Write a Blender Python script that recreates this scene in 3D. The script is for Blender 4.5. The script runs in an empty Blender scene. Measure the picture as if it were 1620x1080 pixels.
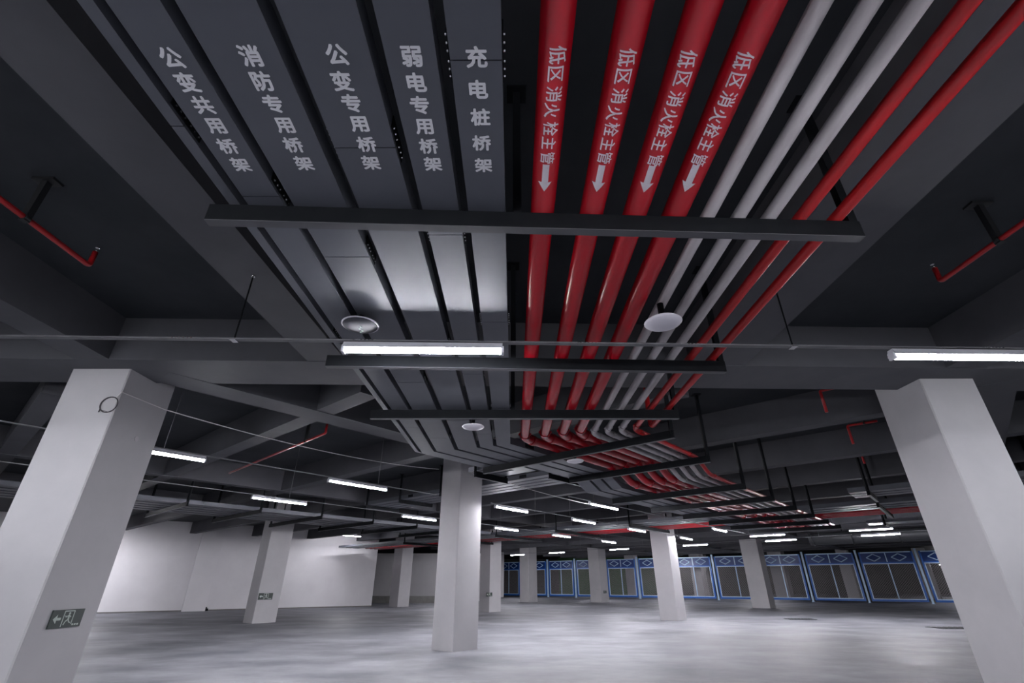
import bpy, bmesh, math, random
from mathutils import Vector, Matrix
random.seed(7)
SC = bpy.context.scene
COL = SC.collection

# ---------------------------------------------------------------- camera, world, exposure
HC = 1.2                      # camera height above the floor
FPX = 747.0                   # focal length in pixels of the 1620 px wide frame
PITCH = math.atan((922 - 540) / FPX)
cd_ = bpy.data.cameras.new('camera')
cam = bpy.data.objects.new('camera', cd_)
COL.objects.link(cam)
cd_.sensor_fit = 'HORIZONTAL'
cd_.sensor_width = 36
cd_.lens = 36 * FPX / 1620
cd_.clip_start = 0.02
cd_.clip_end = 300
cam.location = (0, 0, HC)
YAW = 0.0024
cam.rotation_euler = (math.pi / 2 + PITCH, 0, YAW)
SC.camera = cam
w = bpy.data.worlds.new('world')
SC.world = w
w.use_nodes = True
w.node_tree.nodes['Background'].inputs[0].default_value = (0.55, 0.6, 0.75, 1)
w.node_tree.nodes['Background'].inputs[1].default_value = 0.0
SC.view_settings.view_transform = 'Standard'
SC.view_settings.look = 'None'
SC.view_settings.gamma = 1
SC.view_settings.use_curve_mapping = False
SC.view_settings.exposure = 0.5
SC.cycles.max_bounces = 10
SC.cycles.diffuse_bounces = 6
SC.cycles.glossy_bounces = 4
SC.cycles.use_light_tree = True
SC.cycles.sample_clamp_indirect = 4.0
TUBE_POWER = 155.0            # front bay
TUBE_POWER_FAR = 330.0        # turned bay, strength raised to brighten its fence and wall

# ---------------------------------------------------------------- materials
def mat(name, c, rough=0.6, metal=0.0, c2=None, scale=3.0, bump=0.0, bscale=30.0, emit=None, spec=0.5, lo=0.35, hi=0.65, stretch=None, rvar=0.0):
    m = bpy.data.materials.new(name)
    m.use_nodes = True
    nt = m.node_tree
    b = nt.nodes['Principled BSDF']
    b.inputs['Base Color'].default_value = (*c, 1)
    b.inputs['Roughness'].default_value = rough
    b.inputs['Metallic'].default_value = metal
    b.inputs['Specular IOR Level'].default_value = spec
    tc = nt.nodes.new('ShaderNodeTexCoord')
    src = tc.outputs['Object']
    if stretch:
        mp = nt.nodes.new('ShaderNodeMapping')
        mp.inputs['Scale'].default_value = stretch
        nt.links.new(src, mp.inputs[0])
        src = mp.outputs[0]
    if c2:
        n = nt.nodes.new('ShaderNodeTexNoise')
        n.inputs['Scale'].default_value = scale
        n.inputs['Detail'].default_value = 6
        n.inputs['Roughness'].default_value = 0.62
        r = nt.nodes.new('ShaderNodeValToRGB')
        r.color_ramp.elements[0].position = lo
        r.color_ramp.elements[1].position = hi
        r.color_ramp.elements[0].color = (*c, 1)
        r.color_ramp.elements[1].color = (*c2, 1)
        nt.links.new(src, n.inputs['Vector'])
        nt.links.new(n.outputs[0], r.inputs[0])
        nt.links.new(r.outputs[0], b.inputs['Base Color'])
        if rvar:
            mr = nt.nodes.new('ShaderNodeMapRange')
            mr.inputs['From Min'].default_value = 0.3
            mr.inputs['From Max'].default_value = 0.7
            mr.inputs['To Min'].default_value = rough - rvar
            mr.inputs['To Max'].default_value = rough + rvar
            nt.links.new(n.outputs[0], mr.inputs[0])
            nt.links.new(mr.outputs[0], b.inputs['Roughness'])
    if bump:
        n2 = nt.nodes.new('ShaderNodeTexNoise')
        n2.inputs['Scale'].default_value = bscale
        n2.inputs['Detail'].default_value = 4
        bp = nt.nodes.new('ShaderNodeBump')
        bp.inputs['Strength'].default_value = bump
        bp.inputs['Distance'].default_value = 0.01
        nt.links.new(src, n2.inputs['Vector'])
        nt.links.new(n2.outputs[0], bp.inputs['Height'])
        nt.links.new(bp.outputs[0], b.inputs['Normal'])
    if emit:
        b.inputs['Emission Color'].default_value = (*emit[0], 1)
        b.inputs['Emission Strength'].default_value = emit[1]
    return m

M = dict(
    floor=mat('polished_concrete', (0.105, 0.110, 0.128), 0.6, c2=(0.290, 0.290, 0.315), scale=0.75, bump=0.1, bscale=2.5, spec=0.35, lo=0.34, hi=0.66, rvar=0.1, stretch=(0.8, 1.15, 1)),
    slab=mat('dark_ceiling_paint', (0.026, 0.030, 0.035), 0.75, c2=(0.038, 0.041, 0.047), scale=1.2, bump=0.15, bscale=12, spec=0.2),
    beam=mat('dark_beam_paint', (0.072, 0.073, 0.083), 0.7, c2=(0.086, 0.087, 0.098), scale=1.5, bump=0.12, bscale=14, spec=0.2),
    white=mat('white_column_paint', (0.385, 0.378, 0.392), 0.62, c2=(0.43, 0.422, 0.436), scale=1.1, bump=0.08, bscale=9, spec=0.3),
    wall=mat('white_wall_paint', (0.70, 0.685, 0.71), 0.7, c2=(0.77, 0.755, 0.78), scale=0.6, bump=0.06, bscale=6, spec=0.3),
    darkwall=mat('dark_green_wall_paint', (0.08, 0.085, 0.080), 0.8, c2=(0.10, 0.11, 0.10), scale=0.5),
    plinth=mat('grey_plinth', (0.16, 0.155, 0.15), 0.8, c2=(0.2, 0.2, 0.19)),
    tray=mat('grey_tray_enamel', (0.098, 0.104, 0.123), 0.46, 0.1, c2=(0.112, 0.118, 0.138), scale=1.6, bump=0.02, bscale=3, spec=0.45),
    bar=mat('dark_steel_enamel', (0.006, 0.007, 0.009), 0.7, 0.0, c2=(0.009, 0.010, 0.012), scale=6, spec=0.12),
    rail=mat('galvanised_channel', (0.13, 0.13, 0.142), 0.5, 0.2, c2=(0.16, 0.16, 0.17), scale=8),
    lip=mat('lit_lip_tone', (0.085, 0.085, 0.095), 0.5, spec=0.4),  # lightened copy of the bar steel for undersides that catch light
    red=mat('red_pipe_paint', (0.38, 0.005, 0.014), 0.24, 0.0, c2=(0.30, 0.008, 0.014), scale=2.2, bump=0.03, bscale=5, spec=0.6, lo=0.4, hi=0.75),
    redthin=mat('red_thin_pipe_paint', (0.40, 0.010, 0.014), 0.3, c2=(0.34, 0.012, 0.014), scale=4),
    zinc=mat('stained_galvanised_pipe', (0.44, 0.41, 0.425), 0.5, 0.1, c2=(0.26, 0.23, 0.23), scale=2.6, bump=0.05, bscale=30, lo=0.42, hi=0.82, stretch=(3, 0.6, 3)),
    paint=mat('white_stencil_paint', (0.93, 0.93, 0.95), 0.7, c2=(0.78, 0.78, 0.82), scale=26, lo=0.55, hi=0.85),
    paintp=mat('white_pipe_lettering', (0.92, 0.86, 0.90), 0.6, c2=(0.7, 0.5, 0.55), scale=40, lo=0.55, hi=0.9),
    lamp=mat('lit_tube', (0.9, 0.9, 0.95), 0.4, emit=((0.93, 0.94, 1.0), TUBE_POWER)),
    lampfar=mat('lit_bright_tube', (0.9, 0.9, 0.95), 0.4, emit=((0.95, 0.935, 1.0), TUBE_POWER_FAR)),
    housing=mat('white_lamp_housing', (0.55, 0.55, 0.6), 0.4),
    plastic=mat('white_plastic', (0.58, 0.56, 0.62), 0.35, c2=(0.62, 0.6, 0.66), scale=5),
    clear=mat('grey_glossy_plastic', (0.05, 0.05, 0.06), 0.55, spec=0.2),
    chrome=mat('bright_metal', (0.7, 0.7, 0.72), 0.2, 0.9),
    black=mat('black_steel', (0.012, 0.013, 0.015), 0.6),
    sign=mat('dark_green_sign', (0.018, 0.030, 0.026), 0.5),
    signw=mat('pale_sign_print', (0.42, 0.48, 0.44), 0.6),
    blue=mat('blue_fence_enamel', (0.018, 0.12, 0.48), 0.35),
    sky=mat('pale_blue_fence_enamel', (0.55, 0.74, 0.95), 0.35),
    bluep=mat('deep_blue_fence_sheet', (0.007, 0.04, 0.19), 0.4),
    mesh=mat('grey_mesh_wire', (0.34, 0.32, 0.33), 0.5),
    cable=mat('white_cable', (0.62, 0.60, 0.60), 0.5),
    rubber=mat('dark_cable', (0.05, 0.045, 0.05), 0.6),
    duct=mat('dark_duct', (0.03, 0.032, 0.036), 0.45, 0.3),
    ghost=mat('scuffed_paint', (0.46, 0.44, 0.46), 0.7),
)

# ---------------------------------------------------------------- mesh helpers
class MB:
    def __init__(s): s.v, s.f, s.sm = [], [], []
    def add(s, vs, fs, smooth=False):
        b = len(s.v); s.v += [tuple(p) for p in vs]
        s.f += [tuple(i + b for i in f) for f in fs]; s.sm += [smooth] * len(fs)
        return s
    def box(s, lo, hi, mtx=None):
        x0, y0, z0 = lo; x1, y1, z1 = hi
        vs = [Vector(p) for p in ((x0,y0,z0),(x1,y0,z0),(x1,y1,z0),(x0,y1,z0),(x0,y0,z1),(x1,y0,z1),(x1,y1,z1),(x0,y1,z1))]
        if mtx: vs = [mtx @ p for p in vs]
        return s.add(vs, [(0,3,2,1),(4,5,6,7),(0,1,5,4),(1,2,6,5),(2,3,7,6),(3,0,4,7)])
    def prism(s, ring_a, ring_b, smooth=False):
        n = len(ring_a)
        fs = [(i, (i+1) % n, n + (i+1) % n, n + i) for i in range(n)]
        b = len(s.v)
        s.add(list(ring_a) + list(ring_b), fs, smooth)
        s.f += [tuple(b + i for i in reversed(range(n))), tuple(b + n + i for i in range(n))]; s.sm += [False, False]
        return s
    def beam(s, a, b, w, h, zshift=0.0):      # box whose axis runs a -> b (horizontal), top/bottom by h
        a, b = Vector(a), Vector(b); d = (b - a).normalized(); n = Vector((d.y, -d.x, 0)).normalized()
        up = Vector((0, 0, 1))
        r = lambda p: [p - n*w/2 + up*zshift, p + n*w/2 + up*zshift, p + n*w/2 + up*(h+zshift), p - n*w/2 + up*(h+zshift)]
        return s.prism(r(a), r(b))
    def tube(s, pts, r, seg=12, smooth=True):
        pts = [Vector(p) for p in pts]
        rings = []
        ref = None
        for i, p in enumerate(pts):
            if i == 0: t = pts[1] - p
            elif i == len(pts) - 1: t = p - pts[i-1]
            else: t = (pts[i+1] - p).normalized() + (p - pts[i-1]).normalized()
            t.normalize()
            if ref is None:
                ref = Vector((0, 0, 1)) if abs(t.z) < 0.9 else Vector((1, 0, 0))
            u = (ref - t * ref.dot(t)).normalized(); ref = u
            v = t.cross(u)
            rings.append([p + (u * math.cos(2*math.pi*k/seg) + v * math.sin(2*math.pi*k/seg)) * r for k in range(seg)])
        b = len(s.v)
        for g in rings: s.v += [tuple(q) for q in g]
        for i in range(len(rings) - 1):
            for k in range(seg):
                s.f.append((b+i*seg+k, b+i*seg+(k+1) % seg, b+(i+1)*seg+(k+1) % seg, b+(i+1)*seg+k)); s.sm.append(smooth)
        s.f.append(tuple(b + k for k in reversed(range(seg)))); s.sm.append(False)
        e = b + (len(rings)-1)*seg
        s.f.append(tuple(e + k for k in range(seg))); s.sm.append(False)
        return s
    def lathe(s, prof, c=(0,0,0), seg=28):
        c = Vector(c); b = len(s.v)
        for r, z in prof:
            for k in range(seg):
                a = 2*math.pi*k/seg; s.v.append((c.x + r*math.cos(a), c.y + r*math.sin(a), c.z + z))
        for i in range(len(prof)-1):
            for k in range(seg):
                s.f.append((b+i*seg+k, b+i*seg+(k+1) % seg, b+(i+1)*seg+(k+1) % seg, b+(i+1)*seg+k)); s.sm.append(True)
        s.f.append(tuple(b+k for k in reversed(range(seg)))); s.sm.append(False)
        e = b+(len(prof)-1)*seg
        s.f.append(tuple(e+k for k in range(seg))); s.sm.append(False)
        return s
    def mesh(s, name, m):
        me = bpy.data.meshes.new(name)
        me.from_pydata(s.v, [], s.f)
        me.materials.append(m)
        me.polygons.foreach_set('use_smooth', s.sm)
        bm = bmesh.new(); bm.from_mesh(me); bmesh.ops.recalc_face_normals(bm, faces=bm.faces); bm.to_mesh(me); bm.free()
        return me
    def obj(s, name, m, parent=None, origin=None):
        if origin is not None:
            o_ = Vector(origin); s.v = [tuple(Vector(p) - o_) for p in s.v]
        o = bpy.data.objects.new(name, s.mesh(name, m)); COL.objects.link(o)
        if parent is not None: o.parent = parent
        if origin is not None and parent is None: o.location = origin
        return o

def thing(name, label, cat, loc=(0,0,0), rz=0.0, group=None):
    o = bpy.data.objects.new(name, None); COL.objects.link(o)
    o.empty_display_size = 0.1
    o.location = loc; o.rotation_euler = (0, 0, rz); o['label'] = label; o['category'] = cat
    if group: o['group'] = group
    return o
def tag(o, label, cat, group=None):
    o['label'] = label; o['category'] = cat
    if group: o['group'] = group
    return o
def struct(name, mb, m, parent=None):
    o = mb.obj(name, m, parent)
    if parent is None: o['kind'] = 'structure'
    return o
def dup(root, loc, rz=None, label=None):
    r = root.copy(); COL.objects.link(r); r.location = loc
    if rz is not None: r.rotation_euler = (0, 0, rz)
    if label: r['label'] = label
    for ch in list(root.children):
        c = ch.copy(); COL.objects.link(c); c.parent = r
        for g in ch.children:
            d = g.copy(); COL.objects.link(d); d.parent = c
    return r

# surveying helper: where the sight line through a photo pixel meets a plane of known height or depth
def sight(u, v):
    a = (u - 810) / FPX; t = (v - 540) / FPX
    f = math.cos(PITCH) + math.sin(PITCH) * t; up = math.sin(PITCH) - math.cos(PITCH) * t
    return Vector((a * math.cos(YAW) - f * math.sin(YAW), f * math.cos(YAW) + a * math.sin(YAW), up))
def at_z(u, v, z):
    r = sight(u, v); return Vector((0, 0, HC)) + r * ((z - HC) / r.z)
def at_y(u, v, y):
    r = sight(u, v); return Vector((0, 0, HC)) + r * (y / r.y)

TH = math.radians(41)                     # the second bay of the hall is turned by this angle
SD, CD = math.sin(TH), math.cos(TH)
def W(s, n, z=0.0): return Vector((s*SD + n*CD, s*CD - n*SD, z))   # s along the run, n across it (to the right)

SLAB, BEAM = 3.95, 3.42

# ---------------------------------------------------------------- structure
struct('floor', MB().box((-60, -22, -0.3), (70, 80, 0)), M['floor'])
ceil = struct('ceiling', MB().box((-60, -22, SLAB), (70, 80, SLAB + 0.3)), M['slab'])
def cbeam(a, b, w_, z=BEAM, m='beam'):
    a = Vector((a[0], a[1], z)); b = Vector((b[0], b[1], z))
    o = MB().beam(a, b, w_, SLAB - z + 0.01).obj('ceiling_beam', M[m], ceil)
    return o
# cross beam of the first bay
cbeam((-30, 4.42), (30, 6.06), 0.70)
# beams that run away from the camera
cbeam((-2.66, -12), (-2.09, 5.0), 0.44, z=BEAM+0.004)
cbeam((2.34, -12), (2.34, 5.1), 0.64, z=BEAM+0.004)
cbeam((-4.72, -12), (-4.70, 4.9), 0.38, z=BEAM+0.004)
cbeam((5.25, -12), (5.25, 5.2), 0.45, z=BEAM+0.004)
cbeam((-9.5, -12), (-9.5, 4.8), 0.4, z=BEAM+0.004)
cbeam((9.6, -12), (9.6, 5.2), 0.4, z=BEAM+0.004)
cbeam((-30, -2.6), (30, -2.6), 0.6, z=BEAM-0.004)
# second bay: close ribs across the run and main beams along it
for k in range(0, 17):
    s = 0.45 + 2.75 * k
    nmax = min(14.0, (s*CD - 5.9) / SD)
    if nmax > -28:
        cbeam(W(s, -30), W(s, nmax), 0.27, z=BEAM + 0.006)
cbeam(W(1.2, -6.66), W(46, -6.66), 0.46, z=BEAM-0.003)
cbeam(W(-6, -13.5), W(46, -13.5), 0.26, z=BEAM-0.004)
cbeam(W(8.1, 0.9), W(46, 0.9), 0.5, z=BEAM-0.003)
cbeam(W(-12, -19.6), W(46, -19.6), 0.4, z=BEAM-0.003)

# walls
wl_a, wl_b = Vector((-34, 13.0, 0)), Vector((-8.2, 31.2, 0))
wd = (wl_b - wl_a).normalized(); wn = Vector((wd.y, -wd.x, 0))
wall_left = struct('wall_left', MB().beam(wl_a - wn*0.15, wl_b - wn*0.15, 0.3, SLAB), M['wall'])
pa = at_z(306, 967, 0); pa.z = 0
t_ = (pa - wl_a).dot(wd)
pc = wl_a + wd * t_
struct('trim_1', MB().beam(pc - wd*0.48 + wn*0.17, pc + wd*0.48 + wn*0.17, 0.34, SLAB), M['wall'])
bb = MB().beam(wl_a + wn*0.012, wl_b + wn*0.012, 0.02, 0.05)
struct('baseboard_left', bb, M['plinth'])
# return wall and recess behind the left wall
struct('wall_back', MB().box((-22, 40.0, 0.0), (-2.2, 40.3, 3.25)), M['wall'])
struct('trim_2', MB().box((-22, 36.2, 0), (-3.2, 36.5, 0.42)), M['plinth'])
struct('wall_recess', MB().box((-2.3, 50.5, 0), (-0.9, 50.8, SLAB)), M['wall'])
# far dark walls that close the hall beyond the fence
struct('wall_far', MB().box((-60, 66, 0), (70, 66.3, SLAB)), M['darkwall'])
struct('wall_right', MB().box((52, -22, 0), (52.3, 66, SLAB)), M['darkwall'])
struct('wall_rear', MB().box((-60, -14.3, 0), (52, -14, SLAB)), M['wall'])
struct('wall_outer', MB().box((-45.3, -14, 0), (-45, 66, SLAB)), M['wall'])
# dark cross wall beyond the fence on the left
struct('wall_green', MB().box((5.5, 63.5, 0), (19.0, 63.8, SLAB)), mat('green_wall_paint', (0.05, 0.13, 0.05), 0.8, c2=(0.07, 0.16, 0.07), scale=0.6))

# ---------------------------------------------------------------- columns
def column(x, y, wx, wy, rz, label, h=SLAB - 0.002):
    o = thing('concrete_column', label, 'column', (x, y, 0), rz, 'white painted concrete columns')
    b = 0.012; X, Y = wx/2, wy/2
    ring = lambda z: [Vector(p + (z,)) for p in ((-X+b,-Y),(X-b,-Y),(X,-Y+b),(X,Y-b),(X-b,Y),(-X+b,Y),(-X,Y-b),(-X,-Y+b))]
    MB().prism(ring(0), ring(h)).obj('shaft', M['white'], o)
    return o
cl = column(-4.79, 5.42, 0.68, 0.78, 0, 'large white column nearest on the left, with a looped cable on top and an exit sign')
cr = column(5.29, 5.72, 0.66, 0.74, 0, 'large white column nearest on the right, bare without sign')
RZ2 = -TH
cc = column(-1.20, 11.42, 0.64, 0.70, RZ2, 'white column in the middle foreground below the bend of the trays')
c2 = column(-8.70, 18.74, 0.72, 0.80, RZ2, 'white column with exit sign left of centre in front of the white wall')
column(5.86, 20.00, 0.70, 0.72, RZ2, 'white column right of centre below the red pipes, no sign')
c76 = column(-1.10, 25.55, 0.66, 0.80, RZ2, 'slim white column with small sign close right of the middle foreground column')
column(1.10, 38.4, 0.85, 0.95, RZ2, 'far white column in front of the left end of the blue fence')
c94 = column(6.12, 38.0, 0.9, 1.0, RZ2, 'far white column with tiny sign in front of the blue fence')
column(13.70, 29.6, 0.92, 1.0, RZ2, 'white column before the blue fence midway to the right')
column(22.6, 44.6, 1.1, 1.1, RZ2, 'brightly lit column standing behind the blue fence mesh on the right')
column(16.0, 45.5, 0.9, 0.9, RZ2, 'pale column standing behind the fence close right of the column under the red pipes')
column(-6.55, 30.9, 0.8, 0.8, RZ2, 'white column in the opening between left wall and middle column')
column(30.2, 47.5, 0.9, 0.9, RZ2, 'dim column behind the blue fence, second from the right end')
column(35.6, 45.4, 0.9, 0.9, RZ2, 'dim column behind the rightmost visible full fence panel')
column(20.4, 56.5, 0.9, 0.9, RZ2, 'dark distant column far behind the middle of the blue fence')
column(11.0, 48.6, 0.9, 0.9, RZ2, 'dim column behind the fence beside the column with the tiny sign')

# ---------------------------------------------------------------- exit signs
def exit_sign(loc, rz, sc, label):
    o = thing('exit_sign', label, 'sign', loc, rz)
    wv, hv = 0.36*sc, 0.15*sc
    MB().box((-wv/2, -0.012, -hv/2), (wv/2, -0.001, hv/2)).obj('plate', M['sign'], o)
    S = lambda pts: [(p[0]*sc, -0.0135, p[1]*sc) for p in pts]
    g = MB()
    def poly(pts):
        a = [Vector(p) for p in S(pts)]; bq = [p + Vector((0, 0.002, 0)) for p in a]; g.prism(a, bq)
    def stroke(x0, y0, x1, y1, t=0.008):
        d = Vector((x1-x0, y1-y0)).normalized(); n = Vector((-d.y, d.x))*t/2
        poly([(x0+n.x, y0+n.y), (x0-n.x, y0-n.y), (x1-n.x, y1-n.y), (x1+n.x, y1+n.y)])
    # arrow to the left
    poly([(-0.155, 0.0), (-0.115, -0.036), (-0.115, 0.036)]); poly([(-0.120, -0.011), (-0.070, -0.011), (-0.070, 0.011), (-0.120, 0.011)])
    g.obj('arrow', M['signw'], o)
    g = MB()
    stroke(-0.045, -0.066, -0.045, 0.064); stroke(-0.045, 0.062, 0.065, 0.062); stroke(0.065, 0.062, 0.065, -0.050)
    g.obj('door_frame_mark', M['signw'], o)
    g = MB()                                   # running figure
    poly([(0.014+0.011*math.cos(a), 0.042+0.011*math.sin(a)) for a in [i*math.pi/4 for i in range(8)]])
    stroke(0.012, 0.030, 0.016, -0.008, 0.018); stroke(0.010, 0.026, -0.018, 0.012, 0.008); stroke(-0.018, 0.012, -0.028, 0.026, 0.007)
    stroke(0.014, 0.026, 0.038, 0.012, 0.008); stroke(0.016, -0.006, -0.010, -0.024, 0.010); stroke(-0.010, -0.024, -0.022, -0.052, 0.009)
    stroke(0.016, -0.006, 0.032, -0.030, 0.010); stroke(0.032, -0.030, 0.050, -0.036, 0.008)
    g.obj('running_figure', M['signw'], o)
    g = MB()
    for k in range(3): stroke(0.078 + k*0.028, -0.052, 0.096 + k*0.028, -0.052, 0.014)
    g.obj('small_print', M['signw'], o)
    return o
sy = at_y(105, 977, 5.42)
# left column: sign on its right-hand (+x) face
xf = -4.79 + 0.34 + 0.001
r = sight(104, 978); k = xf / r.x; sp = Vector((0,0,HC)) + r*k
exit_sign((xf, sp.y, sp.z), math.radians(90), 1.05, 'dark exit sign with left arrow and running man on the near left column')
def face_pt(col_, wx, side, u, v):       # sight line hits a side face of a turned column
    c = col_.location; rz = col_.rotation_euler.z
    ax = Vector((math.cos(rz), math.sin(rz), 0)) if side == 'x' else Vector((math.sin(rz), -math.cos(rz), 0))
    pl = Vector(c) + ax * (wx/2 + 0.001); r = sight(u, v)
    kk = (pl - Vector((0,0,HC))).dot(ax) / r.dot(ax)
    return Vector((0,0,HC)) + r*kk
p = face_pt(c2, 0.72, 'x', 420, 943); exit_sign(p, RZ2 + math.pi/2, 1.35, 'dark exit sign on the white column standing before the left wall')
p = face_pt(c76, 0.66, 'x', 774, 940); exit_sign(p, RZ2 + math.pi/2, 1.1, 'small pale-looking exit sign on the slim column right of the middle column')
p = face_pt(c94, 0.9, 'x', 957, 936); exit_sign(p, RZ2 + math.pi/2, 1.1, 'tiny exit sign on the far column before the blue fence')

def conduit(cob, wx, u, v0, v1, label):
    a = face_pt(cob, wx, 'x', u, v0); b = face_pt(cob, wx, 'x', u, v1); b.x, b.y = a.x, a.y
    nx = Vector((math.cos(RZ2), math.sin(RZ2), 0))
    o = thing('conduit', label, 'conduit', b)
    MB().tube([nx*0.022, nx*0.022 + Vector((0, 0, a.z-b.z))], 0.021, 8).obj('conduit_run', M['duct'], o)
    MB().box((-0.01, -0.035, -0.05), (0.04, 0.035, 0.0)).obj('end_box', M['duct'], o).rotation_euler = (0, 0, RZ2)
conduit(c2, 0.72, 452, 797, 817, 'short dark conduit near the top of the sign column before the white wall')
conduit(c76, 0.66, 779, 839, 855, 'short dark conduit at the top of the slim sign column')

# scuff marks and a round knockout on the left column
o = MB(); o.lathe([(0.030, 0), (0.030, 0.003)], seg=20)
k = xf / sight(216, 694).x; q = Vector((0,0,HC)) + sight(216, 694)*k
ob = o.obj('round_patch', M['ghost'], None); ob.location = q; ob.rotation_euler = (0, math.radians(90), 0)
tag(ob, 'faint round filler patch on the side of the near left column', 'patch')

# ---------------------------------------------------------------- cable trays
def offset_path(pts, off):
    out = []
    for i, p in enumerate(pts):
        p = Vector(p)
        if i > 0: d0 = (p - Vector(pts[i-1])); d0.z = 0; d0.normalize()
        if i < len(pts)-1: d1 = (Vector(pts[i+1]) - p); d1.z = 0; d1.normalize()
        if i == 0: d0 = d1
        if i == len(pts)-1: d1 = d0
        n0 = Vector((d0.y, -d0.x, 0)); n1 = Vector((d1.y, -d1.x, 0))
        m_ = (n0 + n1).normalized(); m_ = m_ / max(0.3, m_.dot(n0))
        out.append(p + m_*off)
    return out
def densify(pts, step, first):
    out = [(Vector(pts[0]), True)]
    nxt = first; acc = 0.0
    for i in range(len(pts)-1):
        a, b = Vector(pts[i]), Vector(pts[i+1]); L = (b-a).length
        while nxt < acc + L - 0.25:
            if nxt > acc + 0.25: out.append((a + (b-a)*((nxt-acc)/L), True))
            nxt += step
        acc += L
        if nxt < acc + 0.25: nxt = acc + step*0.8
        out.append((b, i == len(pts)-2))
    return out
def tray(path, width, label, hgt=0.10, step=2.0, first=1.3, plates=4, group='grey cable trays of the main run', m='tray'):
    o = thing('cable_tray', label, 'cable tray', path[0], 0, group)
    o0 = Vector(path[0])
    dp = densify(path, step, first); P = [p for p, _ in dp]
    Lf, Rt = offset_path(P, -width/2), offset_path(P, width/2)
    bl, br = offset_path(P, -width/2 + 0.004), offset_path(P, width/2 - 0.004)
    ncut = 0
    for i in range(len(P)-1):
        d = (P[i+1]-P[i]).normalized(); g = d*0.0025
        a = g if dp[i][1] else Vector(); b = g if dp[i+1][1] else Vector()
        up = Vector((0,0,hgt))
        ra = [Lf[i]+a-o0, Rt[i]+a-o0, Rt[i]+a+up-o0, Lf[i]+a+up-o0]; rb = [Lf[i+1]-b-o0, Rt[i+1]-b-o0, Rt[i+1]-b+up-o0, Lf[i+1]-b+up-o0]
        MB().prism(ra, rb).obj('tray_section', M[m], o)
        if dp[i+1][1] and i < len(P)-2 and ncut < plates:
            ncut += 1
            n = Vector((d.y, -d.x, 0)).normalized(); c = P[i+1]-o0
            for sgn in (-1, 1):
                s_ = MB()
                base = c + n*sgn*(width/2+0.0015)
                ra = [base - d*0.10 + n*sgn*0.0 + Vector((0,0,0.015)), base - d*0.10 + n*sgn*0.004 + Vector((0,0,0.015)), base - d*0.10 + n*sgn*0.004 + Vector((0,0,0.085)), base - d*0.10 + Vector((0,0,0.085))]
                s_.prism(ra, [q + d*0.20 for q in ra])
                pl = s_.obj('splice_plate', M['bar'], o)
                bt = MB()
                for kk in (-0.08, -0.05, -0.02, 0.02, 0.05, 0.08):
                    q = base + d*kk + n*sgn*0.004 + Vector((0,0,0.028)); bt.tube([q, q + n*sgn*0.007], 0.0055, 6, False)
                bo = bt.obj('bolt_row', M['chrome'], pl); bo['kind'] = 'stuff'
    return o
TZ = 2.95
YB = lambda x: 6.585 - 0.373*x
C0 = -4.32
def main_path(x, z, s_end, drop=0.2, y0=-1.5, s0=7.62):
    p = [Vector((x, y0, z)), Vector((x, YB(x), z))]
    n = x + C0
    s1 = p[1].x*SD + p[1].y*CD
    if s_end > s0:
        p += [W(s0, n, z), W(s0+0.45, n, z-drop), W(s_end, n, z-drop)]
    else: p += [W(s_end, n, z)]
    return p
S_END = 18.2
names = ['公变共用桥架', '消防专用桥架', '公变专用桥架', '弱电专用桥架', '充电桩桥架']
tx = [(-1.375, -1.19), (-1.14, -0.865), (-0.805, -0.53), (-0.475, -0.285), (-0.235, -0.04)]
order = ['leftmost lettered', 'second lettered', 'middle lettered', 'fourth lettered', 'rightmost lettered']
trays = []
for i, (a, b) in enumerate(tx):
    xc, wd_ = (a+b)/2, b-a
    lab = f'{order[i]} grey cable tray, next to the ' + ['outer thin edge rail', 'tray at the far left', 'two lettered trays on each side', 'rightmost tray', 'first red pipe'][i]
    if i < 2:      # these two turn left behind the bend, into the branch
        n = xc + C0; sc_ = 6.62 + (xc + 0.83)
        path = [Vector((xc, -1.5, TZ)), Vector((xc, YB(xc), TZ)), W(sc_, n, TZ), W(sc_, -6.25, TZ)]
        trays.append(tray(path, wd_, lab, first=1.3+0.5*i))
    else:
        trays.append(tray(main_path(xc, TZ, S_END), wd_, lab, first=[0, 0, 3.0, 3.6, 2.6][i]))
# narrow perforated edge rail left of the trays
xs = -1.46
n = xs + C0; sc_ = 6.62 + (xs + 0.83)
tray([Vector((xs, -1.5, TZ+0.02)), Vector((xs, YB(xs), TZ+0.02)), W(sc_, n, TZ+0.02), W(sc_, -6.25, TZ+0.02)], 0.055, 'very narrow grey tray along the left edge of the tray run', hgt=0.08, first=2.9, plates=3)

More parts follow.
